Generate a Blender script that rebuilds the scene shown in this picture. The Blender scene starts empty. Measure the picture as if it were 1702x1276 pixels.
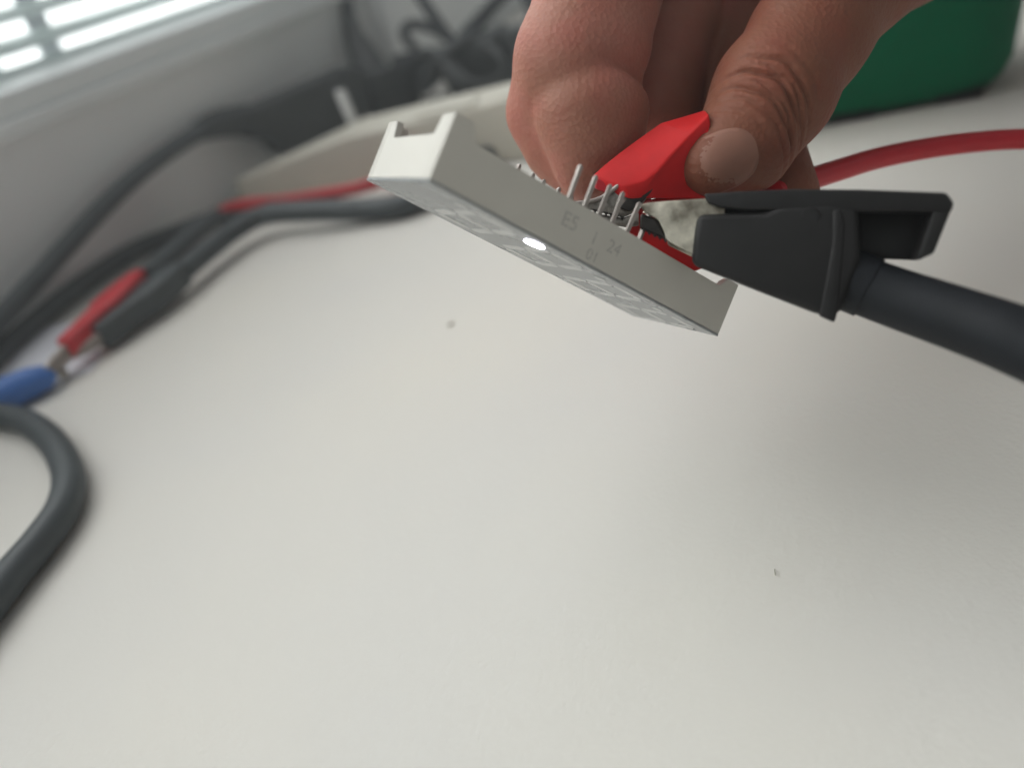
import bpy, bmesh, math, random
import numpy as np
from mathutils import Vector, Matrix
random.seed(7); np.random.seed(7)
scene = bpy.context.scene
COL = scene.collection
S = 0.001                                   # everything below is written in millimetres

# ------------------------------------------------------------------ camera
F, PX, PY, CAM_H = 1238.0, 851.0, 638.0, 90.0      # focal length in photo pixels, centre, height above the table (mm)
PITCH, ROLL = math.radians(34), math.radians(14.5)
c_f = np.array([0, math.cos(PITCH), -math.sin(PITCH)])
c_r = np.array([1.0, 0, 0]); c_d = np.array([0, -math.sin(PITCH), -math.cos(PITCH)])
ax_x = math.cos(ROLL) * c_r + math.sin(ROLL) * c_d
ax_y = -math.sin(ROLL) * c_r + math.cos(ROLL) * c_d
CM = np.array([ax_x, ax_y, c_f]).T          # survey frame of the camera station -> world
C0 = np.array([0, 0, CAM_H])
cam_d = bpy.data.cameras.new('camera'); cam_o = bpy.data.objects.new('camera', cam_d); COL.objects.link(cam_o)
m = Matrix([[ax_x[i], -ax_y[i], -c_f[i], C0[i] * S] for i in range(3)] + [[0, 0, 0, 1]])
cam_o.matrix_world = m
cam_d.sensor_width = 36.0; cam_d.lens = F / 1702 * 36
cam_d.clip_start = 0.002; cam_d.clip_end = 50
cam_d.dof.use_dof = True; cam_d.dof.focus_distance = 0.107
cam_d.dof.aperture_fstop = 9.2
scene.camera = cam_o

# ------------------------------------------------------------------ world and light
W = bpy.data.worlds.new('World'); scene.world = W; W.use_nodes = True
bg = W.node_tree.nodes['Background']; bg.inputs[0].default_value = (1.0, 0.985, 0.96, 1); bg.inputs[1].default_value = 0.31
scene.view_settings.view_transform = 'Standard'; scene.view_settings.look = 'None'
scene.view_settings.exposure = 0.46; scene.view_settings.gamma = 1.0

# survey helpers: a pixel of the photo with a distance, or with a height above the table, -> world mm
def c2w(p): return CM @ np.asarray(p, float) + C0
def at(u, v, z): return c2w(((u - PX) / F * z, (v - PY) / F * z, z))
def onz(u, v, h=0.0):
    d = CM @ np.array([(u - PX) / F, (v - PY) / F, 1.0])
    return C0 + d * ((h - CAM_H) / d[2])
# the wall runs along WD, its face normal is WN
_d = CM @ np.array([(1474 - PX) / F, (-384 - PY) / F, 1.0]); WD = np.array([_d[0], _d[1], 0]); WD /= np.linalg.norm(WD)
WN = np.array([WD[1], -WD[0], 0]); W0 = WN @ onz(375, 330)
UP = np.array([0, 0, 1.0])
def wall_pt(a, out, z): return WD * a + WN * (W0 + out) + UP * z
def on_wall(u, v, out=0.0):
    d = CM @ np.array([(u - PX) / F, (v - PY) / F, 1.0])
    return C0 + d * ((W0 + out - WN @ C0) / (WN @ d))

# daylight: one large soft lamp outside the window, shining in over the low blind
ld = bpy.data.lights.new('window_light', 'AREA'); ld.shape = 'RECTANGLE'; ld.size = 0.85; ld.size_y = 0.75
ld.energy = 3.75; ld.color = (1.0, 0.98, 0.975)
lo = bpy.data.objects.new('window_light', ld); COL.objects.link(lo)
pz = wall_pt(190, -250, 700)
zl = pz - np.array([20, 120, 0]); zl /= np.linalg.norm(zl); xl = WD - zl * (WD @ zl); xl /= np.linalg.norm(xl); yl = np.cross(zl, xl)
lo.matrix_world = Matrix([[xl[i], yl[i], zl[i], pz[i] * S] for i in range(3)] + [[0, 0, 0, 1]])

# ------------------------------------------------------------------ materials
def mat(name, base, rough=0.5, spec=0.5, metal=0.0, noise=None, bump=None, sss=None, emit=None, ramp=None, coat=0.0):
    """noise=(scale per mm, amount) tints the base, bump=(scale per mm, distance mm)"""
    M = bpy.data.materials.new(name); M.use_nodes = True
    nt = M.node_tree; N = nt.nodes; L = nt.links; P = N['Principled BSDF']
    P.inputs['Base Color'].default_value = (*base, 1); P.inputs['Roughness'].default_value = rough
    P.inputs['Metallic'].default_value = metal; P.inputs['Specular IOR Level'].default_value = spec
    P.inputs['Coat Weight'].default_value = coat
    tc = N.new('ShaderNodeTexCoord')
    if noise:
        n = N.new('ShaderNodeTexNoise'); n.inputs['Scale'].default_value = noise[0] * 1000; n.inputs['Detail'].default_value = 5
        L.new(tc.outputs['Object'], n.inputs['Vector'])
        r = N.new('ShaderNodeValToRGB'); a = noise[1]
        c2 = ramp if ramp else tuple(min(1, c * (1 + a)) for c in base)
        r.color_ramp.elements[0].position = 0.33; r.color_ramp.elements[1].position = 0.68
        r.color_ramp.elements[0].color = (*[c * (1 - a) for c in base], 1); r.color_ramp.elements[1].color = (*c2, 1)
        L.new(n.outputs['Fac'], r.inputs['Fac']); L.new(r.outputs['Color'], P.inputs['Base Color'])
        mr = N.new('ShaderNodeMapRange'); mr.inputs['To Min'].default_value = max(0.02, rough - 0.08); mr.inputs['To Max'].default_value = min(1, rough + 0.08)
        L.new(n.outputs['Fac'], mr.inputs['Value']); L.new(mr.outputs['Result'], P.inputs['Roughness'])
    if bump:
        n = N.new('ShaderNodeTexNoise'); n.inputs['Scale'].default_value = bump[0] * 1000; n.inputs['Detail'].default_value = 4
        L.new(tc.outputs['Object'], n.inputs['Vector'])
        b = N.new('ShaderNodeBump'); b.inputs['Distance'].default_value = bump[1] * S; b.inputs['Strength'].default_value = 1
        L.new(n.outputs['Fac'], b.inputs['Height']); L.new(b.outputs['Normal'], P.inputs['Normal'])
    if sss:
        P.inputs['Subsurface Weight'].default_value = sss[0]; P.inputs['Subsurface Radius'].default_value = (1, 0.35, 0.18)
        P.inputs['Subsurface Scale'].default_value = sss[1] * S
    if emit:
        P.inputs['Emission Color'].default_value = (*emit[0], 1); P.inputs['Emission Strength'].default_value = emit[1]
    return M

def table_mat():
    M = mat('leather_grain_laminate', (0.71, 0.690, 0.652), 0.62, 0.10, noise=(0.014, 0.022), ramp=(0.725, 0.698, 0.640))
    nt = M.node_tree; N = nt.nodes; L = nt.links; P = N['Principled BSDF']; tc = N['Texture Coordinate']
    v = N.new('ShaderNodeTexVoronoi'); v.feature = 'SMOOTH_F1'; v.inputs['Scale'].default_value = 1350; v.inputs['Smoothness'].default_value = 0.6
    nn = N.new('ShaderNodeTexNoise'); nn.inputs['Scale'].default_value = 900; nn.inputs['Detail'].default_value = 3
    mx = N.new('ShaderNodeMath'); mx.operation = 'ADD'
    L.new(tc.outputs['Object'], v.inputs['Vector']); L.new(tc.outputs['Object'], nn.inputs['Vector'])
    L.new(v.outputs['Distance'], mx.inputs[0]); L.new(nn.outputs['Fac'], mx.inputs[1])
    b = N.new('ShaderNodeBump'); b.inputs['Distance'].default_value = 0.10 * S; b.inputs['Strength'].default_value = 0.42
    L.new(mx.outputs[0], b.inputs['Height']); L.new(b.outputs['Normal'], P.inputs['Normal'])
    return M
MT = dict(
    table=table_mat(),
    wall=mat('painted_wall', (0.84, 0.86, 0.86), 0.7, 0.3, noise=(0.008, 0.04), bump=(0.3, 0.1)),
    sill=mat('sill_paint', (0.80, 0.83, 0.83), 0.45, 0.4, noise=(0.01, 0.03)),
    slat=mat('blind_slat', (0.62, 0.68, 0.67), 0.4, 0.5, noise=(0.02, 0.03)),
    tape=mat('blind_tape', (0.46, 0.49, 0.53), 0.8, 0.2, noise=(0.3, 0.06)),
    white=mat('housing_plastic', (0.63, 0.60, 0.54), 0.42, 0.4, noise=(0.15, 0.02), bump=(1.5, 0.012)),
    face=mat('display_face_grey', (0.27, 0.28, 0.285), 0.28, 0.5, noise=(0.12, 0.05)),
    seg=mat('segment_epoxy', (0.56, 0.56, 0.55), 0.30, 0.5, noise=(0.5, 0.06)),
    lit=mat('lit_segment', (0.9, 0.9, 1.0), 0.3, 0.5, emit=((0.90, 0.86, 1.0), 9.0)),
    pot=mat('potting_resin', (0.55, 0.53, 0.48), 0.2, 0.5, noise=(0.2, 0.05)),
    pin=mat('tinned_pin', (0.40, 0.355, 0.325), 0.45, 0.5, metal=0.35, noise=(0.6, 0.12)),
    print_=mat('grey_print', (0.475, 0.455, 0.42), 0.6, 0.2, noise=(2.5, 0.3), ramp=(0.60, 0.575, 0.53)),
    red=mat('red_vinyl', (0.66, 0.016, 0.018), 0.52, 0.22, noise=(0.25, 0.07), bump=(1.2, 0.02), sss=(0.15, 1.0)),
    redcable=mat('red_cable', (0.56, 0.014, 0.026), 0.38, 0.45, noise=(0.2, 0.05)),
    black=mat('black_vinyl', (0.015, 0.014, 0.014), 0.50, 0.32, noise=(0.2, 0.15), bump=(0.9, 0.03)),
    blackcable=mat('black_cable', (0.012, 0.0135, 0.017), 0.55, 0.25, noise=(0.2, 0.12), bump=(1.0, 0.015)),
    greycable=mat('dark_grey_cable', (0.058, 0.068, 0.073), 0.45, 0.45, noise=(0.1, 0.1)),  # dark cable colour lifted to imitate veiling glare
    darkplug=mat('black_plug', (0.034, 0.037, 0.038), 0.5, 0.4, noise=(0.1, 0.12)),
    tin=mat('dirty_tin', (0.40, 0.33, 0.23), 0.36, 0.5, metal=0.6, noise=(0.27, 0.72), ramp=(0.84, 0.79, 0.66), bump=(0.9, 0.03)),
    steel=mat('worn_steel', (0.36, 0.33, 0.29), 0.40, 0.5, metal=0.8, noise=(0.8, 0.5), ramp=(0.55, 0.52, 0.47), bump=(1.6, 0.15)),
    dark=mat('jaw_inside', (0.035, 0.03, 0.026), 0.5, 0.4, metal=0.3, noise=(0.8, 0.4)),
    beige=mat('beige_plastic', (0.64, 0.61, 0.525), 0.45, 0.4, noise=(0.02, 0.04)),
    pale=mat('pale_plastic', (0.66, 0.66, 0.63), 0.45, 0.4, noise=(0.05, 0.04)),
    paper=mat('white_paper', (0.74, 0.75, 0.80), 0.7, 0.2, noise=(0.05, 0.03)),
    blue=mat('blue_vinyl', (0.055, 0.17, 0.50), 0.38, 0.45, noise=(0.1, 0.12)),
    green=mat('green_case', (0.002, 0.15, 0.068), 0.6, 0.12, noise=(0.03, 0.12), bump=(0.25, 0.25)),
    seam=mat('black_rubber', (0.012, 0.012, 0.012), 0.6, 0.3, noise=(0.1, 0.1)),
    lint=mat('lint', (0.40, 0.37, 0.30), 0.8, 0.2, noise=(1.0, 0.2)),
    nail=mat('nail', (0.315, 0.152, 0.108), 0.42, 0.3, noise=(0.2, 0.05), sss=(0.2, 0.8)),
)
def sky_mat():
    M = bpy.data.materials.new('bright_sky'); M.use_nodes = True; N = M.node_tree.nodes; L = M.node_tree.links
    for n in list(N): N.remove(n)
    o = N.new('ShaderNodeOutputMaterial'); e = N.new('ShaderNodeEmission'); e.inputs[0].default_value = (0.97, 1.0, 0.98, 1); e.inputs[1].default_value = 3.2
    L.new(e.outputs[0], o.inputs[0]); return M
MT['sky'] = sky_mat()
def translucent(M, f):
    N = M.node_tree.nodes; L = M.node_tree.links; P = N['Principled BSDF']; t = N.new('ShaderNodeBsdfTranslucent'); t.inputs[0].default_value = (0.93, 0.96, 0.955, 1)
    x = N.new('ShaderNodeMixShader'); x.inputs[0].default_value = f; o = [n for n in N if n.type == 'OUTPUT_MATERIAL'][0]
    L.new(P.outputs[0], x.inputs[1]); L.new(t.outputs[0], x.inputs[2]); L.new(x.outputs[0], o.inputs[0])
translucent(MT['slat'], 0.6); translucent(MT['tape'], 0.25)
def skin_mat():
    M = mat('skin', (0.385, 0.165, 0.110), 0.55, 0.25, noise=(0.09, 0.10), ramp=(0.43, 0.180, 0.130), sss=(0.22, 1.6))
    N = M.node_tree.nodes; L = M.node_tree.links; P = N['Principled BSDF']; tc = N['Texture Coordinate']
    v = N.new('ShaderNodeTexVoronoi'); v.inputs['Scale'].default_value = 1500
    n = N.new('ShaderNodeTexNoise'); n.inputs['Scale'].default_value = 420; n.inputs['Detail'].default_value = 5
    a = N.new('ShaderNodeMath'); a.operation = 'ADD'
    mp = N.new('ShaderNodeMapping'); mp.inputs['Scale'].default_value = (1, 0.6, 1); mp.inputs['Rotation'].default_value = (0.3, 0.2, 0.7)
    L.new(tc.outputs['Object'], mp.inputs[0]); L.new(mp.outputs[0], v.inputs['Vector']); L.new(mp.outputs[0], n.inputs['Vector'])
    L.new(v.outputs['Distance'], a.inputs[0]); L.new(n.outputs['Fac'], a.inputs[1])
    b = N.new('ShaderNodeBump'); b.inputs['Distance'].default_value = 0.14 * S; b.inputs['Strength'].default_value = 0.7
    L.new(a.outputs[0], b.inputs['Height']); L.new(b.outputs['Normal'], P.inputs['Normal'])
    return M
MT['skin'] = skin_mat()
def skin_tone(M):
    N = M.node_tree.nodes; L = M.node_tree.links; P = N['Principled BSDF']
    at_ = N.new('ShaderNodeAttribute'); at_.attribute_name = 'tan'
    mx = N.new('ShaderNodeMix'); mx.data_type = 'RGBA'; mx.blend_type = 'MULTIPLY'; mx.inputs[7].default_value = (0.60, 0.53, 0.44, 1)  # thumb side: browner skin, with its shade put into the colour too
    src = P.inputs['Base Color'].links[0].from_socket
    L.new(at_.outputs['Fac'], mx.inputs[0]); L.new(src, mx.inputs[6])
    # blood colour in blotches
    n = N.new('ShaderNodeTexNoise'); n.inputs['Scale'].default_value = 160; n.inputs['Detail'].default_value = 3
    L.new(N['Texture Coordinate'].outputs['Object'], n.inputs['Vector'])
    r = N.new('ShaderNodeMapRange'); r.inputs['From Min'].default_value = 0.42; r.inputs['From Max'].default_value = 0.66; r.inputs['To Max'].default_value = 0.6
    L.new(n.outputs['Fac'], r.inputs['Value'])
    m2 = N.new('ShaderNodeMix'); m2.data_type = 'RGBA'; m2.blend_type = 'MULTIPLY'; m2.inputs[7].default_value = (1.0, 0.74, 0.78, 1)
    L.new(r.outputs['Result'], m2.inputs[0]); L.new(mx.outputs[2], m2.inputs[6]); L.new(m2.outputs[2], P.inputs['Base Color'])
skin_tone(MT['skin'])

# ------------------------------------------------------------------ mesh helpers
def tag(o, label=None, cat=None, group=None, kind=None):
    if label: o['label'] = label
    if cat: o['category'] = cat
    if group: o['group'] = group
    if kind: o['kind'] = kind
    return o
def empty(name, loc, label, cat, group=None, rot=None):
    o = bpy.data.objects.new(name, None); COL.objects.link(o); o.empty_display_size = 0.005
    o.location = Vector(loc) * S
    if rot is not None: o.rotation_euler = Matrix([list(r) for r in rot]).to_euler()
    o['_org'] = [float(x) for x in loc]
    return tag(o, label, cat, group)
class MB:
    """collects shapes in mm (world, or the parent's own frame when local=True) and links them as one mesh object"""
    def __init__(s): s.v = []; s.f = []
    def add(s, V, Fc):
        b = len(s.v); s.v += [tuple(float(c) for c in p) for p in V]; s.f += [tuple(b + i for i in f) for f in Fc]; return s
    def prism(s, front, back, bevel=0.0, seg=2):
        bm = bmesh.new(); n = len(front)
        a = [bm.verts.new(p) for p in front]; b = [bm.verts.new(p) for p in back]
        bm.faces.new(a); bm.faces.new(b[::-1])
        for i in range(n): bm.faces.new((a[i], b[i], b[(i + 1) % n], a[(i + 1) % n]))
        return s._bm(bm, bevel, seg)
    def _bm(s, bm, bevel, seg):
        bmesh.ops.recalc_face_normals(bm, faces=bm.faces[:])
        if bevel: bmesh.ops.bevel(bm, geom=bm.edges[:], offset=bevel, segments=seg, profile=0.5, affect='EDGES', clamp_overlap=True)
        bm.verts.index_update()
        s.add([v.co[:] for v in bm.verts], [[v.index for v in f.verts] for f in bm.faces]); bm.free(); return s
    def obox(s, c, x, y, z, bevel=0.0, seg=2):
        """box with centre c and half-extent vectors x, y, z"""
        c, x, y, z = [np.asarray(q, float) for q in (c, x, y, z)]
        f = [c + z + sx * x + sy * y for sx, sy in ((-1, -1), (1, -1), (1, 1), (-1, 1))]
        b = [p - 2 * z for p in f]
        return s.prism(f, b, bevel, seg)
    def tube(s, pts, rad, seg=14, closed=True):
        pts = [np.asarray(p, float) for p in pts]; n = len(pts)
        rad = [rad] * n if np.isscalar(rad) else list(rad)
        V = []; Fc = []; prev = None
        for i, p in enumerate(pts):
            t = pts[min(i + 1, n - 1)] - pts[max(i - 1, 0)]; t /= np.linalg.norm(t) + 1e-9
            if prev is None:
                h = np.array([0, 0, 1.0]) if abs(t[2]) < 0.9 else np.array([1.0, 0, 0]); u = np.cross(t, h)
            else: u = prev - t * (prev @ t)
            u /= np.linalg.norm(u); prev = u; w = np.cross(t, u)
            V += [p + rad[i] * (math.cos(a) * u + math.sin(a) * w) for a in [2 * math.pi * k / seg for k in range(seg)]]
        for i in range(n - 1):
            for k in range(seg):
                k2 = (k + 1) % seg; Fc.append((i * seg + k, i * seg + k2, (i + 1) * seg + k2, (i + 1) * seg + k))
        if closed: Fc.append(tuple(range(seg))[::-1]); Fc.append(tuple((n - 1) * seg + k for k in range(seg)))
        return s.add(V, Fc)
    def build(s, name, m, parent=None, local=False, angle=35, org=None):
        V = np.array(s.v, float)
        o0 = np.zeros(3)
        if not local:
            if parent is not None: o0 = np.array(parent['_org'])
            else: o0 = np.array(org) if org is not None else np.array([(V[:, 0].min() + V[:, 0].max()) / 2, (V[:, 1].min() + V[:, 1].max()) / 2, V[:, 2].min()])
        me = bpy.data.meshes.new(name); me.from_pydata([tuple(p) for p in (V - o0) * S], [], s.f)
        bm = bmesh.new(); bm.from_mesh(me); bmesh.ops.recalc_face_normals(bm, faces=bm.faces[:]); bm.to_mesh(me); bm.free()
        me.polygons.foreach_set('use_smooth', [True] * len(me.polygons)); me.set_sharp_from_angle(angle=math.radians(angle))
        me.materials.append(MT[m]); o = bpy.data.objects.new(name, me); COL.objects.link(o)
        if parent is not None: o.parent = parent; o['_org'] = [float(x) for x in (np.array(parent['_org']) if not local else o0)]
        else: o.location = Vector(o0) * S; o['_org'] = [float(x) for x in o0]
        return o
def spline(P, n=10):
    """Catmull-Rom through points (rows may carry a radius)"""
    P = [np.asarray(p, float) for p in P]; out = []
    Q = [2 * P[0] - P[1]] + P + [2 * P[-1] - P[-2]]
    for i in range(1, len(Q) - 2):
        a, b, c, d = Q[i - 1:i + 3]
        for k in range(n):
            t = k / n; out.append(0.5 * (2 * b + (c - a) * t + (2 * a - 5 * b + 4 * c - d) * t * t + (3 * b - a - 3 * c + d) * t ** 3))
    out.append(P[-1]); return out
def pxy(pts, z): # outline points with distance z (number, or function of u)
    return [at(u, v, z(u) if callable(z) else z) for u, v in pts]

# ------------------------------------------------------------------ setting: table, wall, sill, sky
def wbox(a0, a1, o0, o1, z0, z1, bevel=0.0):
    return MB().obox(wall_pt((a0 + a1) / 2, (o0 + o1) / 2, (z0 + z1) / 2), WD * (a1 - a0) / 2, WN * (o1 - o0) / 2, UP * (z1 - z0) / 2, bevel)
tag(wbox(-700, 1000, 1, 800, -25, 0, 1.0).build('tabletop', 'table'), kind='structure')
tag(wbox(-1200, 1500, -60, 0, -300, 52.5).build('wall', 'wall'), kind='structure')
tag(wbox(-1200, 1500, -62, 5, 52.7, 58, 0.8).build('window_sill', 'sill'), kind='structure')
tag(wbox(-1200, 1500, -64, 2.5, 58.1, 65.5, 1.2).build('window_ledge', 'sill'), kind='structure')
tag(wbox(-4500, 5000, -2700, -2600, -1500, 4500).build('sky', 'sky'), kind='structure')

# cable duct running up the wall
tr = empty('cable_duct', wall_pt(394, 0, 3), 'grey vertical cable duct on the wall behind the tangled cables', 'cable duct')
wbox(384, 404, 0.2, 9, 3, 52.4, 1.0).build('cover', 'wall', tr)
wbox(380.5, 383.5, 0.2, 4, 3, 52.4, 0.5).build('lip', 'wall', tr)

# venetian blind in the window
bl = empty('window_blind', wall_pt(150, -44, 66), 'pale venetian blind in the window above the sill, bright daylight between its slats', 'blind')
slat = None
A0, A1 = -480, 520
for i in range(6):
    z = 74.6 + i * 9.8
    if slat is None:
        mbs = MB(); c = np.zeros(3)
        prof = [(-8 + 16 * k / 6, 0.9 * math.sin(math.pi * k / 6)) for k in range(7)]
        ct, st = math.cos(-0.24), math.sin(-0.24)
        prof = [(x * ct - y * st, x * st + y * ct) for x, y in prof]
        V = []; Fc = []
        for a in (A0, A1):
            for x, y in prof: V.append(WD * (a - 150) + WN * x + UP * y)
            for x, y in prof: V.append(WD * (a - 150) + WN * x + UP * (y - 0.7))
        n = len(prof)
        for k in range(n - 1):
            Fc.append((k, k + 1, 2 * n + k + 1, 2 * n + k)); Fc.append((n + k, 3 * n + k, 3 * n + k + 1, n + k + 1))
        Fc += [(0, 2 * n, 3 * n, n), (n - 1, 2 * n - 1, 4 * n - 1, 3 * n - 1), tuple(range(n)) + tuple(range(2 * n - 1, n - 1, -1)), tuple(range(2 * n, 3 * n)) + tuple(range(4 * n - 1, 3 * n - 1, -1))]
        slat = mbs.add(V, Fc).build('slat', 'slat', bl, local=True); o = slat
    else:
        o = slat.copy(); COL.objects.link(o); o.parent = bl
    o.location = Vector(UP * (z - 66)) * S
wbox(A0, A1, -51, -37, 65.7, 67.4, 0.5).build('bottom_rail', 'slat', bl)
wbox(A0, A1, -54, -34, 130.2, 142, 1.0).build('head_rail', 'slat', bl)
for a in (-230, -30, 196.5, 225.8, 420):
    wbox(a, a + 10, -53.6, -53.0, 67, 130).build('ladder_tape', 'tape', bl)

# ------------------------------------------------------------------ four digit display module
MR = np.array([[0.6741, -0.4377, 0.5949], [0.1982, 0.8831, 0.4252], [-0.7115, -0.1687, 0.6821]])
MO = np.array([-3.2332, 79.3467, 64.5835])
LX, LY = 50.3, 19.0
dm = empty('led_display', MO, 'white four digit seven segment display module held tilted in the air, one dot lit', 'display', rot=MR)
def loc(pt): return pt
hb = bmesh.new()
# housing as a shell: long walls dip to 6.2 between the corner posts, end walls carry a trapezoid notch
PZ, RZ, NZ, T = 8.0, 6.25, 5.7, 1.0
def housing():
    b = MB()
    side = [(0, 0.35), (LX, 0.35), (LX, PZ), (LX - 2.4, PZ), (LX - 3.6, RZ + 0.3), (3.5, RZ - 0.1), (2.4, PZ), (0, PZ)]
    b.prism([(x, 0, z) for x, z in side], [(x, T, z) for x, z in side], 0.06, 1)
    side2 = [(x, min(z, 5.8) if 3.4 < x < LX - 3.4 else z) for x, z in side]
    b.prism([(x, LY, z) for x, z in side2], [(x, LY - T, z) for x, z in side2], 0.12, 1)
    y0, y1 = T, LY - T
    end = [(y0, 0.35), (y1, 0.35), (y1, PZ - .01), (16.3, PZ), (15.5, NZ + 0.1), (15.2, NZ), (4.1, NZ), (3.6, NZ + 0.2), (3.1, PZ), (y0, PZ - .01)]
    b.prism([(0.0, y, z) for y, z in end], [(T, y, z) for y, z in end], 0.1, 1)
    b.prism([(LX, y, z) for y, z in end], [(LX - T, y, z) for y, z in end], 0.1, 1)
    return b
housing().build('housing', 'white', dm, local=True)
MB().obox((LX / 2, LY / 2, 0.16), (LX / 2 + 0.03, 0, 0), (0, LY / 2 + 0.03, 0), (0, 0, 0.18), 0.08, 1).build('face_plate', 'face', dm, local=True)
MB().obox((LX / 2, LY / 2, 3.0), (LX / 2 - T - .02, 0, 0), (0, LY / 2 - T - .02, 0), (0, 0, 1.3)).build('potting', 'pot', dm, local=True)
slant = 0.14
def sp(cx, x, y): return (cx + x - (y - 9.5) * -slant * 0.6, y)
for k in range(4):
    cx = 11.7 + 11.4 * k
    yb, ym, yt, w, hw = 3.0, 9.5, 16.0, 0.75, 3.0
    g = 0.25
    segs = []
    for y, f in ((yb, 1), (ym, 0), (yt, -1)):                     # horizontal bars
        segs.append([(-hw + g, y), (-hw + w + g, y + w), (hw - w - g, y + w), (hw - g, y), (hw - w - g, y - w), (-hw + w + g, y - w)])
    for x in (-hw, hw):
        for ya, yb2 in ((yb, ym), (ym, yt)):
            segs.append([(x, ya + g), (x + w, ya + w + g), (x + w, yb2 - w - g), (x, yb2 - g), (x - w, yb2 - w - g), (x - w, ya + w + g)])
    for sgm in segs:
        p = [sp(cx, x, y) for x, y in sgm]
        p = [(min(max(x, 0.6), LX - 0.6), y) for x, y in p]
        MB().prism([(x, y, -0.045) for x, y in p], [(x, y, 0.1) for x, y in p]).build('segment', 'seg', dm, local=True)
    lit = (k == 1)
    dx, dy, dr = (17.4, 3.3, 1.35) if lit else (cx - 5.6, 3.2, 0.85)
    p = [(dx + dr * math.cos(a), dy + dr * math.sin(a)) for a in [2 * math.pi * i / 20 for i in range(20)]]
    o = MB().prism([(x, y, -0.13 if lit else -0.09) for x, y in p], [(x, y, 0.1) for x, y in p]).build('decimal_dot', 'lit' if lit else 'seg', dm, local=True)
    if lit: tag(o, 'glowing white lit dot')
pin0 = None
for j, y in enumerate((1.88, 17.12)):
    for i in range(6):
        x = LX / 2 + (i - 2.5) * 2.54
        if pin0 is None:
            b = MB(); r = 0.25
            ring = [(-r, -r), (r, -r), (r, r), (-r, r)]
            V = [(a * s, c * s, z) for z, s in ((-0.4, 1), (5.6, 1), (6.75, 1), (7.0, 0.45)) for a, c in ring]
            Fc = [(4 * q + k, 4 * q + (k + 1) % 4, 4 * q + 4 + (k + 1) % 4, 4 * q + 4 + k) for q in range(3) for k in range(4)] + [(0, 1, 2, 3), (12, 13, 14, 15)]
            pin0 = b.add(V, Fc).build('pin', 'pin', dm, local=True); o = pin0
        else:
            o = pin0.copy(); COL.objects.link(o); o.parent = dm
        o.location = Vector((x, y, 4.05 + 0.4 * j)) * S
        o.rotation_euler = (random.uniform(-.05, .05), random.uniform(-.05, .05), random.uniform(-.3, .3))
# faint grey stamp on the near long side
def text_part(txt, x, z, h, parent, rot=0.0):
    cu = bpy.data.curves.new('print', 'FONT'); cu.body = txt; cu.size = h * 1.38 * S; cu.extrude = 0.004 * S; cu.fill_mode = 'BOTH'
    to = bpy.data.objects.new('print_tmp', cu); COL.objects.link(to)
    dg = bpy.context.evaluated_depsgraph_get(); me = bpy.data.meshes.new_from_object(to.evaluated_get(dg))
    bpy.data.objects.remove(to); bpy.data.curves.remove(cu)
    me.materials.clear(); me.materials.append(MT['print_'])
    o = bpy.data.objects.new('printed_mark', me); COL.objects.link(o); o.parent = parent
    o.location = Vector((x, -0.006, z)) * S
    o.rotation_euler = Matrix(((math.cos(rot), -math.sin(rot), 0), (0, 0, -1), (math.sin(rot), math.cos(rot), 0))).to_euler()
    return o
text_part('E5', 17.6, 3.0, 1.9, dm); text_part('1', 22.6, 2.7, 1.8, dm); text_part('24', 25.5, 2.9, 1.7, dm); text_part('01', 22.9, 0.8, 1.5, dm)

# ------------------------------------------------------------------ black test lead in front
bz = lambda u: 97.5 - (u - 1063) * 0.0208
def slab(mb, pts, z0, z1, bevel=0.4, seg=2):
    """outline seen from the side, from distance bz+z0 back to bz+z1"""
    return mb.prism([at(u, v, bz(u) + z0) for u, v in pts], [at(u, v, bz(u) + z0) + c_n * (z1 - z0) for u, v in pts], bevel, seg)
c_n = CM @ np.array([0.34, -0.18, 1.0]); c_n /= np.linalg.norm(c_n)
bt = empty('test_lead', at(1300, 430, 95), 'black alligator clip on a thick black cable, biting the nearest pins of the display', 'test lead')
jaw = MB()
slab(jaw, [(1063, 340), (1078, 336), (1120, 333), (1205, 328), (1205, 372), (1195, 400), (1190, 446), (1150, 423), (1106, 399), (1103, 385), (1094, 366), (1070, 352)], 0.6, 1.5, 0.25, 2)
slab(jaw, [(1063, 340), (1078, 336), (1205, 328), (1200, 336), (1082, 344), (1066, 348)], 0.7, 5.0, 0.2, 1)
slab(jaw, [(1066, 352), (1092, 364), (1106, 386), (1110, 408), (1190, 446), (1190, 430), (1190, 360), (1100, 345)], 4.2, 5.0, 0.2, 1)
jaw.build('jaw', 'tin', bt)
tm = MB()
slab(tm, [(1064, 354), (1090, 364), (1104, 386), (1107, 399), (1085, 390), (1062, 380)], 0.7, 4.6, 0.3, 1)  # dark slab filling the jaw's hollow, whose shade is put into the colour
tt = MB()
for i in range(5):
    u, v = 1064 + i * 9, 378 + i * 4.2
    slab(tm, [(u, v), (u + 8, v + 4), (u + 6, v + 9)], 0.4, 1.2, 0.05, 1)
tm.build('jaw_lining', 'dark', bt)
body = MB()
slab(body, [(1158, 356), (1192, 354.5), (1272, 353), (1296, 341), (1380, 335), (1428, 345), (1432, 428), (1396, 524), (1361, 524), (1255, 483), (1148, 440), (1151, 400)], 0.0, 7.6, 1.5, 4)
slab(body, [(1202, 332), (1292, 332), (1292, 368), (1202, 368)], 3.2, 6.8, 0.2, 1)
body.build('sleeve', 'black', bt)
rib = MB()
slab(rib, [(1361, 525), (1387, 537), (1392, 520), (1400, 440), (1405, 372), (1398, 347), (1384, 350), (1384, 400), (1372, 470)], -0.2, 7.8, 0.3, 3)
rib.build('collar', 'black', bt)
lv = MB()
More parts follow.
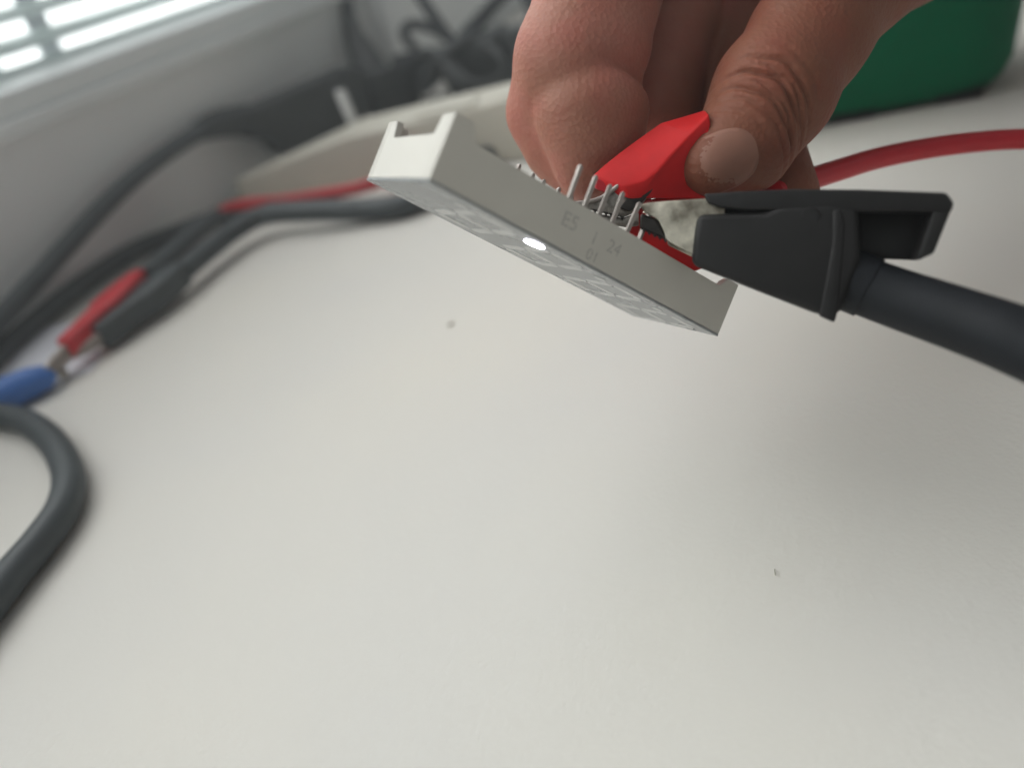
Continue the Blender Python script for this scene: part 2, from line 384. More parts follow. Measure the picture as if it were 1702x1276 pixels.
slab(lv, [(1169, 322), (1240, 317), (1314, 314), (1432, 315), (1574, 320), (1587, 338), (1581, 354), (1430, 352), (1400, 356), (1276, 349), (1240, 349), (1197, 345), (1176, 338)], 0.15, 7.3, 0.35, 3)
slab(lv, [(1587, 336), (1553, 421), (1524, 434), (1528, 420), (1551, 352), (1552, 340)], 0.25, 7.2, 0.3, 2)
slab(lv, [(1420, 346), (1560, 346), (1535, 420), (1524, 433), (1432, 429), (1420, 400)], 4.4, 7.1, 0.3, 2)
lv.build('lever', 'black', bt)
MB().tube([at(1347, 360, bz(1347) - 0.12), at(1347, 360, bz(1347) + 0.8)], [1.0, 1.35], 20).build('rivet', 'black', bt)
cp = [(1385, 452, 95.0, 3.55), (1432, 474, 93.6, 3.6), (1500, 499, 91.0, 3.62), (1600, 533, 86.5, 3.7), (1702, 571, 82, 3.8), (1850, 640, 77, 3.8), (2100, 780, 74, 3.8), (2400, 960, 76, 3.8)]
cps = spline([np.r_[at(u, v, z), r] for u, v, z, r in cp], 10)
MB().tube([p[:3] for p in cps], [p[3] for p in cps], 28).build('cable', 'blackcable', bt)
bo = spline([np.r_[at(u, v, z), r] for u, v, z, r in [(1378, 449, 95.2, 3.75), (1405, 462, 94.4, 3.9), (1445, 479, 93.2, 3.85)]], 6)
MB().tube([p[:3] for p in bo], [p[3] for p in bo], 28).build('boot', 'blackcable', bt)

# ------------------------------------------------------------------ red test lead in the fingers
rt = empty('test_lead', at(1090, 290, 107), 'red alligator clip pinched between thumb and finger, its red cable running off to the right', 'test lead')
Fz, Bz_ = 103.6, 110.0
fr = [(1036, 309), (1070, 299), (1090, 284), (1110, 262), (1146, 224), (1178, 190), (1181, 207), (1176, 226), (1150, 258), (1180, 296), (1230, 318), (1175, 330), (1062, 331), (1046, 331)]
bk = [(984, 291), (1003, 274), (1028, 254), (1055, 234), (1098, 204), (1172, 183), (1176, 196), (1170, 216), (1145, 250), (1170, 290), (1215, 310), (1160, 322), (1010, 318), (990, 314)]
fz = [104.2, 103.6, 103.3, 103.0, 102.5, 102.2, 102.2, 102.4, 104.0, 106.5, 107, 106, 104.6, 104.4]
bz2 = [106.2, 106.4, 106.6, 106.8, 106.8, 105.6, 105.8, 106, 107, 109, 109, 108.5, 107.4, 106.6]
rl = MB().prism([at(u, v, z) for (u, v), z in zip(fr, fz)], [at(u, v, z) for (u, v), z in zip(bk, bz2)], 0.28, 3)
rl.build('lever', 'red', rt)
mo = MB().prism(pxy([(990, 296), (1034, 311), (1046, 331), (1085, 331), (1080, 344), (1010, 322), (990, 314)], 105.6), pxy([(984, 293), (1030, 306), (1046, 326), (1075, 326), (1070, 336), (1005, 318), (986, 312)], 109.5), 0.15, 1)
mo.build('mouth_lip', 'redcable', rt)
lw = MB().prism(pxy([(1056, 352), (1085, 330), (1180, 322), (1262, 312), (1280, 322), (1276, 360), (1230, 420), (1152, 452), (1118, 444), (1078, 424), (1040, 402), (1043, 366)], 106.5),
                pxy([(1056, 352), (1085, 330), (1180, 322), (1262, 312), (1280, 322), (1276, 360), (1230, 420), (1152, 452), (1118, 444), (1078, 424), (1040, 402), (1043, 366)], 113), 0.5, 2)
lw.build('sleeve', 'red', rt)
uj = MB().prism(pxy([(951, 340), (960, 336), (985, 333.5), (1006, 325), (1028, 307), (1048, 302), (1085, 314), (1070, 338), (1050, 356), (1035, 362), (1012, 357), (992, 352), (978, 349), (968, 344)], 105.2),
                pxy([(951, 338), (960, 334), (985, 331), (1006, 321), (1028, 303), (1048, 300), (1080, 310), (1066, 334), (1048, 352), (1035, 358), (1012, 353), (992, 348), (978, 345), (968, 341)], 109.5), 0.25, 2)
uj.build('jaw', 'steel', rt)
MB().tube(spline([at(952, 339, 105.1), at(985, 334, 105.0), at(1007, 324.5, 105.0), at(1030, 306.5, 104.9)], 6), 0.34, 8).build('jaw_rim', 'pin', rt)
lj = MB().prism(pxy([(976, 351), (990, 356), (1035, 364), (1062, 354), (1062, 376), (1040, 378), (1004, 373)], 104.9), pxy([(976, 349), (990, 354), (1035, 362), (1062, 352), (1062, 372), (1040, 374), (1004, 370)], 109), 0.25, 2)
lj.build('jaw', 'steel', rt)
dk = MB().prism(pxy([(1056, 312), (1088, 312), (1066, 338), (1046, 352), (1030, 346)], 104.6), pxy([(1056, 312), (1088, 312), (1066, 338), (1046, 352), (1030, 346)], 105.4), 0.1, 1)
for i in range(6):
    u, v = 985 + i * 9, 347 + i * 2.2
    dk.prism(pxy([(u, v), (u + 8, v + 2), (u + 4, v + 9)], 104.5), pxy([(u, v), (u + 8, v + 2), (u + 4, v + 9)], 105.6))
dk.build('teeth', 'dark', rt)
rc = spline([at(1285, 322, 112), at(1335, 302, 118), at(1400, 281, 123), at(1460, 263, 127), at(1540, 247, 130), at(1620, 236.5, 132), at(1702, 231.5, 133), at(1850, 233, 134), at(2100, 260, 136)], 10)
MB().tube(rc, 1.78, 20).build('cable', 'redcable', rt)

# ------------------------------------------------------------------ the hand: one continuous skin grown from a distance field
def P3(u, v, z): return np.array([(u - PX) / F * z, (v - PY) / F * z, z])
class Field:
    def __init__(s, lo, hi, h):
        s.lo = np.array(lo, float); s.h = h; s.n = np.ceil((np.array(hi) - s.lo) / h).astype(int) + 1
        s.D = np.full(s.n, 6.0, np.float32)
    def new(s): return np.full(s.n, 6.0, np.float32)
    def cone(s, D, a, b, ra, rb, k):
        a, b = np.array(a), np.array(b); R = max(ra, rb) + 5
        i0 = np.maximum(np.floor((np.minimum(a, b) - R - s.lo) / s.h).astype(int), 0); i1 = np.minimum(np.ceil((np.maximum(a, b) + R - s.lo) / s.h).astype(int) + 1, s.n)
        if (i1 <= i0).any(): return
        X, Y, Z = [(s.lo[c] + s.h * np.arange(i0[c], i1[c])).astype(np.float32) for c in range(3)]
        X = X[:, None, None] - a[0]; Y = Y[None, :, None] - a[1]; Z = Z[None, None, :] - a[2]
        ab = (b - a).astype(np.float32); l2 = float(ab @ ab) + 1e-9
        t = np.clip((X * ab[0] + Y * ab[1] + Z * ab[2]) / l2, 0, 1)
        d = np.sqrt((X - t * ab[0]) ** 2 + (Y - t * ab[1]) ** 2 + (Z - t * ab[2]) ** 2) - (ra + (rb - ra) * t)
        sl = tuple(slice(i0[c], i1[c]) for c in range(3)); s.smin(D, sl, d, k)
    @staticmethod
    def smin(D, sl, d, k):
        o = D[sl]; h = np.maximum(k - np.abs(o - d), 0) / k
        D[sl] = np.minimum(o, d) - h * h * k * 0.25
    def nets(s):
        D = s.D; ins = D < 0
        c = [ins[a:a + D.shape[0] - 1, b:b + D.shape[1] - 1, e:e + D.shape[2] - 1] for a in (0, 1) for b in (0, 1) for e in (0, 1)]
        al = c[0].copy(); an = c[0].copy()
        for q in c[1:]: al &= q; an |= q
        act = an & ~al; idx = np.argwhere(act); vid = np.full(act.shape, -1, np.int64); vid[act] = np.arange(len(idx))
        acc = np.zeros((len(idx), 3)); cnt = np.zeros(len(idx))
        co = [np.array((a, b, e)) for a in (0, 1) for b in (0, 1) for e in (0, 1)]
        val = np.array([D[tuple((idx + q).T)] for q in co])
        for i in range(8):
            for j in range(i + 1, 8):
                if np.abs(co[i] - co[j]).sum() != 1: continue
                a, b = val[i], val[j]; mk = (a < 0) != (b < 0); t = np.where(mk, a / np.where(mk, a - b, 1), 0)
                acc += np.where(mk[:, None], co[i] + t[:, None] * (co[j] - co[i]), 0); cnt += mk
        V = s.lo + s.h * (idx + acc / cnt[:, None]); Q = []
        for ax in range(3):
            o1, o2 = [q for q in range(3) if q != ax]
            sh = list(D.shape)
            A = np.take(ins, range(0, sh[ax] - 1), ax); B = np.take(ins, range(1, sh[ax]), ax)
            e = np.argwhere(A != B); e = e[(e[:, o1] > 0) & (e[:, o2] > 0) & (e[:, o1] < sh[o1] - 1) & (e[:, o2] < sh[o2] - 1)]
            fl = A[tuple(e.T)]
            def g(d1, d2):
                q = e.copy(); q[:, o1] -= d1; q[:, o2] -= d2; return vid[tuple(q.T)]
            q = np.stack([g(1, 1), g(0, 1), g(0, 0), g(1, 0)], 1)
            if ax == 1: fl = ~fl
            q[~fl] = q[~fl][:, ::-1]; Q.append(q)
        return V, np.concatenate(Q)
fld = Field((-12, -225, 84), (215, -18, 275), 0.8)
def chain(pts, k=3.0, D=None):
    D = fld.new() if D is None else D
    q = [(P3(u, v, z), r) for u, v, z, r in pts]
    for (a, ra), (b, rb) in zip(q, q[1:]): fld.cone(D, a, b, ra, rb, k)
    return D
full = tuple(slice(None) for _ in range(3))
def merge(D, k): fld.smin(fld.D, full, D, k)
# index finger: knuckle, middle joint, last joint, then the back of the tip
merge(chain([(1330, -540, 150, 12.5), (1042, -175, 121, 10.2), (997, -20, 115.5, 9.2), (957, 104, 114.5, 9.0), (925, 186, 121, 7.5), (940, 246, 121, 5.8), (964, 296, 120, 3.9)], 2.5), 1)
merge(chain([(985, 140, 115.5, 6.5), (983, 190, 114, 8.0), (986, 250, 114.5, 6.2), (978, 288, 115.5, 3.9)], 3), 0.7)
merge(chain([(1020, 20, 114, 6.0), (1015, 78, 113, 6.0)], 2), 2.0)
# thumb
merge(chain([(1187, 272, 106, 4.8), (1234, 240, 107.5, 6.5), (1284, 155, 109, 8.1), (1345, 60, 112, 8.2), (1425, -50, 117, 9.4), (1590, -180, 127, 14.5), (1900, -420, 155, 22)], 3), 2.0)
# middle and ring finger curled behind
merge(chain([(1450, -540, 162, 12.5), (1160, -200, 142, 10.2), (1100, 50, 134, 9.2), (1085, 180, 128, 7.8)], 3), 1.5)
merge(chain([(1560, -500, 168, 12.5), (1290, -190, 152, 10.4), (1200, 30, 143, 9.4), (1245, 210, 129, 7.6), (1298, 324, 117, 5.6)], 3), 1.5)
# palm, ball of the thumb and wrist
def wc(x, y, z, r):                       # a world point (mm) in the same list form
    p = CM.T @ (np.array([x, y, z], float) - C0); return (p[0] / p[2] * F + PX, p[1] / p[2] * F + PY, p[2], r)
merge(chain([wc(95, 196, 109, 12), wc(118, 218, 112, 12), wc(134, 240, 112, 12), wc(146, 262, 108, 11), wc(205, 262, 108, 14), wc(215, 235, 106, 17), wc(150, 240, 110, 14), wc(170, 210, 106, 15), wc(118, 218, 112, 12)], 6), 6)
merge(chain([(1330, -540, 150, 13), (1480, -540, 162, 14), (1620, -500, 172, 14), (1850, -560, 182, 18), (1900, -420, 155, 20), (1480, -330, 146, 11), (1330, -540, 150, 13)], 6), 6)
merge(chain([(1640, -300, 160, 15), (1900, -440, 165, 24), (1700, -480, 165, 18), (1900, -440, 168, 25), (2150, -560, 185, 26), (2400, -660, 205, 27)], 8), 8)
HV, HQ = fld.nets()
hand_org = at(1250, -100, 125)
def hand_mesh():
    me = bpy.data.meshes.new('hand'); Wv = (HV @ CM.T + C0 - hand_org) * S
    me.from_pydata(Wv.tolist(), [], HQ.tolist()); return me
me = hand_mesh()
bm = bmesh.new(); bm.from_mesh(me); bmesh.ops.recalc_face_normals(bm, faces=bm.faces[:])
bmesh.ops.smooth_vert(bm, verts=bm.verts[:], factor=0.5, use_axis_x=True, use_axis_y=True, use_axis_z=True)
def to_cam(co): return CM.T @ (np.array(co) / S + hand_org - C0)
# knuckle wrinkles of the thumb: refine that patch, then press arcs across it
kc = P3(1272, 150, 101.5); kt = P3(1190, 270, 107) - P3(1345, 60, 112); kt /= np.linalg.norm(kt)
kn = np.array([-0.12, -0.10, -1.0]); kn -= kt * (kn @ kt); kn /= np.linalg.norm(kn); kb = np.cross(kn, kt)
for rnd in range(2):
    sel = [e for e in bm.edges if np.linalg.norm(to_cam((e.verts[0].co + e.verts[1].co) / 2) - kc) < (14 - rnd * 1.5)]
    bmesh.ops.subdivide_edges(bm, edges=sel, cuts=1, use_grid_fill=True, smooth=0)
bm.normal_update()
near = [(v, to_cam(v.co)) for v in bm.verts]; near = [(v, p) for v, p in near if np.linalg.norm(p - kc) < 14]
lines = [(-5.6, 0.25, 0.5, 0.5), (-3.6, 0.70, 0.40, 1.0), (-2.2, 0.45, 0.30, 2.8), (-1.3, 0.95, 0.42, 0.6), (0.2, 0.45, 0.28, 3.2), (1.2, 0.75, 0.40, 1.0), (2.9, 0.35, 0.36, 2.4), (4.6, 0.2, 0.4, 0.4)]
for v, p in near:
    d = p - kc; t, b, n = d @ kt, d @ kb, d @ kn
    if n < -8: continue
    disp = 0
    for t0, dep, w, cen in lines:
        arc = t0 + 0.045 * (b + 0.5) ** 2 * (1 if t0 < 1 else 0.7) + 0.16 * math.sin(b * 1.1 + t0 * 2.3)
        disp -= dep * math.exp(-((t - arc) / w) ** 2) * math.exp(-((b - cen) / 5.8) ** 4)
    disp += 0.35 * math.exp(-(t / 4.0) ** 2 - (b / 6) ** 2)
    v.co += v.normal * (disp * S)
# crease along the side of the index finger's nail, and the fold under its last joint
def fold(line, reach, depth, w):
    q = [P3(*p) for p in line]
    def dist(p):
        best = 1e9; fold.s = 0
        for i, (a, b) in enumerate(zip(q, q[1:])):
            r = b - a; t = min(1, max(0, (p - a) @ r / (r @ r))); e = p - a - t * r
            e = math.hypot(e[0], e[1])                       # measured across the finger's near face
            if e < best: best = e; fold.s = (i + t) / (len(q) - 1)
        return best
    c = sum(q) / len(q)
    for rnd in range(2):
        es = []
        for e in bm.edges:
            p = to_cam((e.verts[0].co + e.verts[1].co) / 2)
            if p[2] < c[2] + reach and np.linalg.norm(p - c) < 13 and dist(p) < 2.2 - 0.7 * rnd: es.append(e)
        if es: bmesh.ops.subdivide_edges(bm, edges=es, cuts=1, use_grid_fill=True)
    bm.normal_update(); mv = []
    for v in bm.verts:
        p = to_cam(v.co)
        if p[2] < c[2] + reach and np.linalg.norm(p - c) < 13:
            d = dist(p)
            if d < 4 * w: mv.append((v, v.normal.copy(), depth * min(1, fold.s * 1.6) * math.exp(-(d / w) ** 2)))
    for v, n, d in mv: v.co -= n * (d * S)
fold([(978, 88, 106), (1004, 94, 106), (1030, 107, 107), (1052, 124, 109), (1074, 136, 110)], 6, 0.6, 0.85)
bm.to_mesh(me); bm.free()
att = me.attributes.new('tan', 'FLOAT', 'POINT')
THUMB = [(1187, 272, 106, 4.8), (1284, 155, 109, 8), (1425, -50, 117, 9.4), (1590, -180, 127, 14), (1900, -420, 155, 22)]
INDEX = [(962, 294, 116, 4), (957, 104, 114.5, 9), (1042, -175, 121, 10), (1330, -540, 150, 12)]
CO = np.empty(len(me.vertices) * 3); me.vertices.foreach_get('co', CO); CO = (CO.reshape(-1, 3) / S + hand_org - C0) @ CM
def segs(pts):
    best = np.full(len(CO), 1e9)
    for x, y in zip(pts, pts[1:]):
        a, b = P3(*x[:3]), P3(*y[:3]); t = np.clip((CO - a) @ (b - a) / ((b - a) @ (b - a)), 0, 1)
        best = np.minimum(best, np.linalg.norm(CO - a - t[:, None] * (b - a), axis=1) - (x[3] + (y[3] - x[3]) * t))
    return best
att.data.foreach_set('value', np.clip(0.5 + (segs(INDEX) - segs(THUMB)) / 10, 0, 1).astype(np.float32))
me.polygons.foreach_set('use_smooth', [True] * len(me.polygons)); me.materials.append(MT['skin'])
hand = bpy.data.objects.new('hand', me); COL.objects.link(hand); hand.location = Vector(hand_org) * S
hand['_org'] = [float(x) for x in hand_org]
tag(hand, 'bare hand pinching the red clip between thumb and index finger', 'hand')
# nails: thin curved plates lying on the skin
from mathutils.bvhtree import BVHTree
bvh = BVHTree.FromPolygons([v.co[:] for v in me.vertices], [p.vertices[:] for p in me.polygons])
def nail(c, axis, nrm, ha, hb, lift):
    axis = np.array(axis, float); nrm = np.array(nrm, float); axis /= np.linalg.norm(axis); nrm -= axis * (nrm @ axis); nrm /= np.linalg.norm(nrm); lat = np.cross(nrm, axis)
    c = np.array(c); NR, NS = 10, 40; top = []
    for i in range(NR + 1):
        for k in range(NS):
            th = 2 * math.pi * k / NS; r = i / NR
            ca, sa = math.cos(th), math.sin(th); q = (abs(ca) ** 2.6 + abs(sa) ** 2.6) ** (-1 / 2.6)
            p = c + axis * (ha * r * q * ca) + lat * (hb * r * q * sa) + nrm * 9
            pw = (CM @ p + C0 - hand_org) * S
            h, hn, fi, dist = bvh.ray_cast(Vector(pw), Vector(-(CM @ nrm)), 0.02)
            if h is None: h = bvh.find_nearest(Vector(pw) - Vector(CM @ nrm) * 0.011)[0]
            e = lift * (1 - max(0, (r - 0.75) / 0.25) ** 2) + (0.045 if i == NR else 0)
            top.append(np.array(h) / S + np.array(CM @ nrm) * e)
    T = np.array(top).reshape(NR + 1, NS, 3)
    for _ in range(3):
        Q = T.copy(); Q[1:-1] = 0.5 * T[1:-1] + 0.125 * (T[:-2] + T[2:] + np.roll(T, 1, 1)[1:-1] + np.roll(T, -1, 1)[1:-1]); T = Q
    down = CM @ nrm * -0.35
    V = list(T.reshape(-1, 3)) + [p + down for p in T[-1]]
    Fc = [(i * NS + k, i * NS + (k + 1) % NS, (i + 1) * NS + (k + 1) % NS, (i + 1) * NS + k) for i in range(NR + 1) for k in range(NS)]
    b0 = (NR + 1) * NS; Fc.append(tuple(b0 + k for k in range(NS)))
    MB().add(V, Fc).build('fingernail', 'nail', hand, local=True, angle=80)
nail(P3(1196, 270, 102.5), P3(1142, 286, 104) - P3(1245, 246, 103), (-0.14, 0.20, -0.95), 5.0, 4.0, 0.06)

# ------------------------------------------------------------------ background: power strip, plugs, cables
d0, d1 = onz(398, 338), onz(905, 262)
sd = d1 - d0; sl_ = np.linalg.norm(sd); sd /= sl_; sn = np.array([-sd[1], sd[0], 0])
ps = empty('power_strip', (d0 + d1) / 2, 'long beige power strip on the table against the wall, black plugs along it', 'power strip')
mb = MB()
foot = [d0, d0 + sd * 55, d0 + sd * sl_, d0 + sd * sl_ + sn * 26, d0 + sd * 55 + sn * 26, d0 + sd * 6 + sn * 12]
tops = [9, 19, 23, 23.5, 19.5, 9.3]
mb.prism([p + UP * 0.3 for p in foot], [p + UP * h + (sn * 1.5 if i < 3 else 0) for i, (p, h) in enumerate(zip(foot, tops))], 1.4, 3)
mb.build('body', 'beige', ps)
for q in (95, 130):
    c = d0 + sd * q + sn * 13 + UP * (19.4 + 4 * (q - 55) / 80)
    MB().obox(c, sd * 12 + UP * 0.6, sn * 8, UP * 0.5, 0.4, 1).build('socket_plate', 'beige', ps)
tb = at(564, 150, 330); tb2 = at(588, 205, 327)
MB().obox((tb + tb2) / 2, (tb - tb2) / 2, sd * 2.0, sn * 2.0, 0.8, 2).build('peg', 'pale', ps)

def cable(mb, pts, r, seg=14, n=8): return mb.tube(spline(pts, n), r, seg)
# black mains plug and its cable along the wall
pl = empty('mains_plug', at(530, 185, 340), 'black mains plug along the power strip, its cable arching down the wall to the left', 'plug')
a, b = at(402, 206, 318), at(596, 148, 356)
ax = (b - a) / np.linalg.norm(b - a); up = UP - ax * (UP @ ax); up /= np.linalg.norm(up); sd2 = np.cross(ax, up)
mid = (a + b) / 2; hl = np.linalg.norm(b - a) / 2
prof = [(-hl, 5), (-hl + 30, 8.5), (hl - 6, 11.5), (hl, 10), (hl, -11), (-hl + 40, -15), (-hl + 13, -17), (-hl + 8, -9), (-hl, -6)]
MB().prism([mid + ax * x + up * y - sd2 * 7 for x, y in prof], [mid + ax * x + up * y + sd2 * 7 for x, y in prof], 1.6, 3).build('body', 'darkplug', pl)
g = spline([np.r_[at(330, 219, 298), 3.8], np.r_[at(365, 206, 308), 5.6], np.r_[at(412, 199, 320), 6.6]], 6)
MB().tube([p[:3] for p in g], [p[3] for p in g], 18).build('strain_relief', 'darkplug', pl)
cable(MB(), [on_wall(-150, 690, 30), on_wall(-60, 596, 22), on_wall(0, 530, 14), on_wall(62, 464, 10), on_wall(145, 372, 8), on_wall(220, 298, 8), on_wall(285, 248, 9), at(335, 217, 299)], 3.3).build('cable', 'greycable', pl)

q2 = empty('mains_plug', at(640, 140, 372), 'black block plug on the power strip, right of the pale peg', 'plug')
c2_ = at(645, 146, 372)
MB().prism([c2_ + ax * x + up * y - sd2 * 8 for x, y in [(-13, -11), (14, -11), (16, -4), (14, 7), (2, 10), (-12, 9)]], [c2_ + ax * x + up * y + sd2 * 8 for x, y in [(-13, -11), (14, -11), (16, -4), (14, 7), (2, 10), (-12, 9)]], 2.0, 3).build('body', 'darkplug', q2)
cable(MB(), [c2_ + ax * 10 + up * 6, at(700, 96, 376), at(745, 84, 374), at(800, 40, 378), at(850, -30, 384)], 2.2).build('cable', 'blackcable', q2)
vp = empty('mains_plug', at(606, 100, 385), 'black angled plug standing on the power strip below the hanging cable', 'plug')
MB().tube([at(622, 132, 384), at(606, 98, 386), at(590, 62, 386), at(581, 30, 386)], [10, 8.2, 5.4, 4.2], 18).build('body', 'darkplug', vp)
cable(MB(), [at(582, 34, 386), at(576, 0, 386), at(572, -60, 388), at(580, -140, 390)], 3.9).build('cable', 'blackcable', vp)

def adapter(c, x, y, z, label):
    o = empty('power_adapter', c, label, 'power adapter')
    MB().obox(c, x, y, z, 3.0, 3).build('body', 'darkplug', o); return o
a = at(800, 108, 372)
ad = adapter(a, sd * 17 + UP * 4, sn * 14, UP * 12 - sd * 3, 'chunky black power adapter under the tangle of cables, beside the hand')
cable(MB(), [a + UP * 8 - sd * 8, at(745, 62, 380), at(722, 30, 382), at(690, -20, 386), at(660, -80, 388)], 3.0).build('cable', 'blackcable', ad)
cable(MB(), [a + UP * 8, at(770, 66, 378), at(805, 25, 380), at(855, -25, 384), at(930, -90, 388)], 3.4).build('cable', 'blackcable', ad)
a = at(718, 124, 376)
ad = adapter(a, sd * 6 + UP * 3, sn * 9, UP * 6, 'small black plug on the power strip left of the chunky adapter')
cable(MB(), [a, at(690, 82, 384), at(672, 58, 386), at(682, 42, 386), at(714, 46, 384), at(742, 62, 380), at(790, 84, 374)], 2.6).build('cable', 'blackcable', ad)
cable(MB(), [a, at(660, 104, 384), at(700, 94, 380), at(790, 78, 372), at(850, 62, 366), at(910, 30, 362)], 3.0).build('cable', 'blackcable', ad)
tg = MB()
cable(tg, [at(700, 150, 366), at(725, 105, 358), at(770, 72, 356), at(822, 60, 358), at(862, 88, 356), at(850, 130, 352), at(800, 150, 352), at(752, 128, 354), at(742, 92, 358), at(780, 66, 362)], 2.8)
cable(tg, [at(780, 66, 362), at(830, 92, 350), at(836, 128, 350), at(790, 140, 350), at(748, 110, 356), at(716, 88, 366), at(690, 100, 372)], 2.5)
tag(tg.build('coiled_cable', 'darkplug'), 'black cable coiled in a loose tangle in front of the chunky adapter', 'cable')
a = at(872, 74, 366)
ad = adapter(a, sd * 9, sn * 8, UP * 9, 'dark brown plug half hidden behind the index finger')
cable(MB(), [a, at(890, 30, 372), at(878, -10, 376), at(870, -60, 380)], 4.2).build('cable', 'blackcable', ad)
tag(cable(MB(), [at(770, 196, 300), at(800, 178, 304), at(835, 152, 309), at(870, 122, 314), at(930, 70, 322)], 1.5).build('thin_wire', 'blackcable'), 'thin dark wire crossing the power strip towards the hand', 'wire')

# black lead lying under the others, off the left edge
def tp(pts, h): return [onz(u, v, h) for u, v in pts]
lead = tag(cable(MB(), tp([(-120, 690), (-40, 622), (5, 582), (60, 534), (130, 478), (210, 424), (290, 388), (350, 366), (420, 352)], 3.4) + tp([(520, 346), (610, 344), (700, 330), (790, 272), (860, 222), (950, 160)], 3.4), 3.3).build('cable', 'greycable'),
           'dark cable curving along the foot of the wall, passing behind the display', 'cable')

# small red and black clips with their leads, far left
def small_lead(label, tail, tip, w, m, cm, path, r, knob=True, cover=None):
    o = empty('test_lead', (tail + tip) / 2, label, 'test lead')
    ax = (tip - tail); L = np.linalg.norm(ax); ax /= L; sdv = np.cross(UP, ax); sdv /= np.linalg.norm(sdv)
    c = tail
    pf = [(0, -0.55), (0, 0.55), (0.18 * L, 0.85), (0.5 * L, 1.0), (0.55 * L, 0.75), (0.98 * L, 0.5), (L, 0.4), (L, -0.4), (0.98 * L, -0.5), (0.55 * L, -0.75), (0.5 * L, -1.15), (0.18 * L, -0.95)]
    MB().prism([c + ax * x + sdv * y * w - UP * w * .8 for x, y in pf], [c + ax * x + sdv * y * w + UP * w * .8 for x, y in pf], 0.7, 2).build('sleeve', m, o)
    for s_, dz in ((1, 1.0), (-1, -1.0)):
        q = [tip - ax * 4 + UP * dz, tip + ax * 5 + UP * dz * 0.8, tip + ax * 9 + UP * dz * 0.15]
        MB().tube(q, [1.1, 0.8, 0.4], 8).build('jaw', 'pin', o)
    if knob: MB().obox(c + ax * 0.52 * L - sdv * w * 1.25, ax * 1.2, sdv * w * 0.35, UP * 1.5, 0.3, 1).build('thumb_tab', m, o)
    cable(MB(), path, r).build('cable', cm, o)
    if cover: cable(MB(), cover, 3.3).build('dark_sleeve', 'greycable', o)  # dark tube over the red cable, standing in for cables crossing above it
small_lead('black alligator clip lying on the table beside the red one, clamped near the blue terminal', onz(304, 452, 7), onz(166, 562, 5), 4.6, 'greycable', 'greycable',
           [onz(304, 452, 7), onz(340, 422, 7), onz(392, 382, 7.5), onz(440, 358, 8), onz(520, 352, 7), onz(600, 350, 5), onz(690, 336, 4), onz(800, 266, 4), onz(900, 190, 4)], 3.4)
small_lead('red alligator clip lying on the table, its jaw reaching the blue terminal', onz(238, 462, 9), onz(110, 582, 7), 4.0, 'redcable', 'redcable',
           [onz(238, 462, 9), onz(270, 436, 4), onz(310, 404, 2.6), onz(345, 372, 3), onz(375, 350, 5.5), onz(420, 338, 7), onz(470, 334, 5), onz(530, 325, 5), onz(610, 309, 6), onz(700, 275, 5), onz(800, 236, 5), onz(900, 188, 5)], 2.2, False, [onz(240, 461, 9.5), onz(268, 436, 8), onz(306, 404, 7.5), onz(346, 372, 7), onz(362, 360, 6.5)])

# blue terminal on a wire
bt2 = empty('wire_terminal', onz(40, 645, 3.5), 'blue insulated wire terminal at the left edge, gripped by the small clips', 'terminal')
g = [(-40, 690, 3.2), (-5, 665, 4.4), (20, 650, 4.6), (55, 634, 4.2), (80, 624, 3.2), (86, 620, 2.0)]
MB().tube([onz(u, v, 4.4) for u, v, r in g], [r for u, v, r in g], 18).build('sleeve', 'blue', bt2)
MB().tube([onz(80, 622, 4.4), onz(100, 606, 4.6), onz(118, 592, 5.0)], [1.5, 1.3, 0.9], 10).build('prong', 'pin', bt2)
MB().tube([onz(96, 612, 3.0), onz(106, 622, 2.5)], 1.4, 8).build('ferrule', 'steel', bt2)
cable(MB(), [onz(-30, 684, 4.4), onz(-90, 720, 4), onz(-180, 780, 4)], 2.4).build('wire', 'blackcable', bt2)

pa = [onz(-40, 636, 0.5), onz(-30, 598, 0.5), onz(60, 545, 0.5), onz(118, 536, 0.5), onz(172, 588, 0.5), onz(150, 618, 0.5), onz(70, 640, 0.5)]
tag(MB().prism(pa, [p - UP * 0.35 for p in pa]).build('paper_slip', 'paper'), 'small white paper slip on the table under the red clip tip', 'paper')

# thick grey cable bending at the left edge
tag(cable(MB(), tp([(-160, 700), (-60, 690), (0, 691), (46, 702), (88, 735), (113, 785), (107, 838), (72, 893), (20, 955), (-40, 1030), (-120, 1130)], 3.5), 3.35, 24, 12).build('cable', 'greycable'),
    'thick dark grey cable making a bend on the table at the left edge', 'cable')

# green case
g0, g1 = onz(1352, 214), onz(1655, 158)
gd = g1 - g0; gl = np.linalg.norm(gd); gd /= gl; gn = np.array([-gd[1], gd[0], 0])
gc = empty('tool_case', (g0 + g1) / 2, 'dark green rounded case standing on the table behind the hand', 'case')
def rrect(a0, a1, b0, b1, r, n=7):
    out = []
    for ca, cb, st in ((a1 - r, b1 - r, 0), (a0 + r, b1 - r, 1), (a0 + r, b0 + r, 2), (a1 - r, b0 + r, 3)):
        for k in range(n + 1):
            th = (st + k / n) * math.pi / 2; out.append((ca + r * math.cos(th), cb + r * math.sin(th)))
    return out
lay = [(1.6, -1.0, 14), (3.0, 0.5, 15), (8, 2.2, 16), (25, 3.2, 18), (42, 2.0, 18), (50, -1.5, 16), (55, -6, 12)]
V = []; Fc = []
for z, e, r in lay:
    V += [g0 + gd * a + gn * b + UP * z for a, b in rrect(-46 - e, gl + 10 + e, -e, 62 + e, r + 10)]
n = len(V) // len(lay)
for i in range(len(lay) - 1):
    for k in range(n): Fc.append((i * n + k, i * n + (k + 1) % n, (i + 1) * n + (k + 1) % n, (i + 1) * n + k))
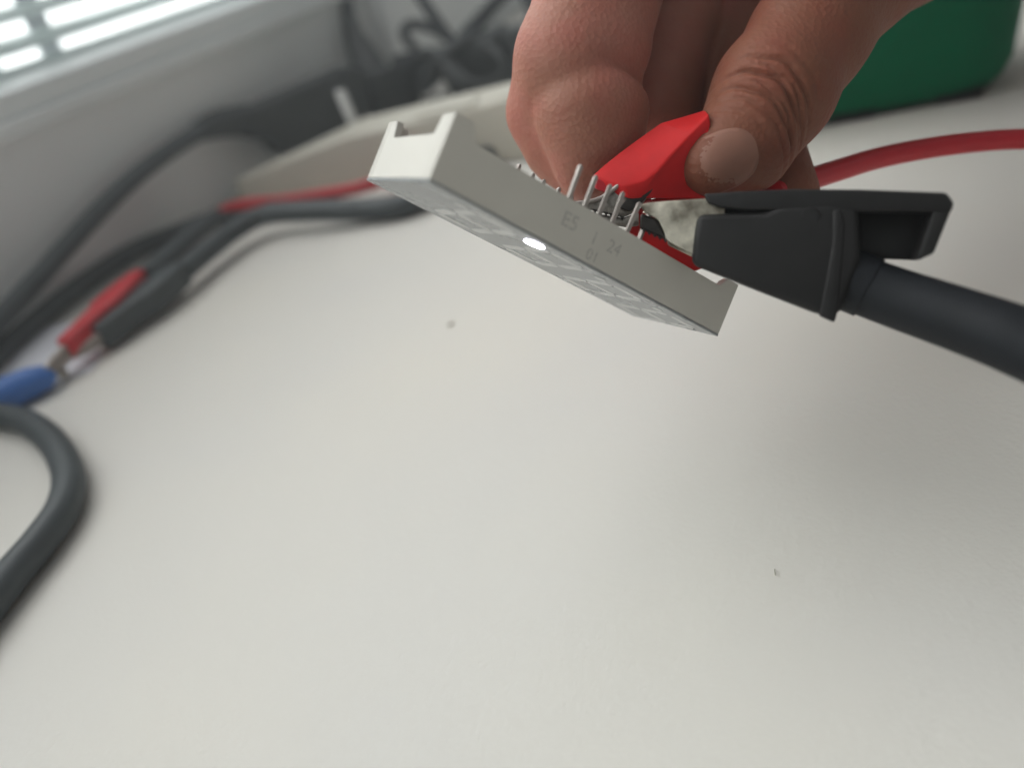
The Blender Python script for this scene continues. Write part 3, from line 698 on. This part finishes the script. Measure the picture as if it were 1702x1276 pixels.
Fc += [tuple(range(n))[::-1], tuple((len(lay) - 1) * n + k for k in range(n))]
MB().add(V, Fc).build('body', 'green', gc, angle=60)
rr = rrect(-44, gl + 8, 0.5, 60, 24)
MB().prism([g0 + gd * a + gn * b + UP * 1.7 for a, b in rr], [g0 + gd * a + gn * b + UP * 0.1 for a, b in rr]).build('base', 'seam', gc)
for a in (12, 44):
    MB().obox(g0 + gd * a + gn * 0.2 + UP * 1.7, gd * 7, gn * 1.2, UP * 1.4, 0.5, 2).build('foot', 'seam', gc)

# scattering volume added to stand in for veiling glare in the lens
def haze():
    M = bpy.data.materials.new('thin_haze'); M.use_nodes = True; N = M.node_tree.nodes; L = M.node_tree.links
    for n in list(N): N.remove(n)
    o = N.new('ShaderNodeOutputMaterial'); v = N.new('ShaderNodeVolumePrincipled'); v.inputs['Color'].default_value = (0.92, 0.98, 1, 1); v.inputs['Density'].default_value = HAZE
    v.inputs['Anisotropy'].default_value = 0.65
    L.new(v.outputs[0], o.inputs['Volume']); MT['haze'] = M
    tag(MB().obox((150, 150, 250), (2100, 0, 0), (0, 2100, 0), (0, 0, 1600)).build('haze', 'haze'), kind='stuff')
HAZE = 0.62
haze()
# crumbs on the table
def speck(u, v, sz, label):
    p = onz(u, v); o = MB()
    o.tube([p + np.array([-sz, -0.4, 0.25]), p + np.array([-sz * .3, 0.1, 0.45]), p + np.array([sz * .4, 0.5, 0.35]), p + np.array([sz, 0.6, 0.2])], [0.08, 0.3 * min(1, sz * 1.3), 0.26 * min(1, sz * 1.3), 0.06], 7)
    tag(o.build('lint_speck', 'lint'), label, 'lint')
speck(750, 541, 0.95, 'curled lint speck on the table below the left half of the display')
speck(1289, 953, 0.22, 'tiny dark speck on the bare table at lower right')
for o in list(bpy.data.objects):
    if '_org' in o: del o['_org']
for o in scene.objects:
    g = {'test lead': 'test leads with alligator clips', 'plug': 'black plugs along the power strip', 'power adapter': 'black adapters on the power strip',
         'cable': 'dark cables around the table edge', 'lint': 'specks on the table'}.get(o.get('category'))
    if g: o['group'] = g
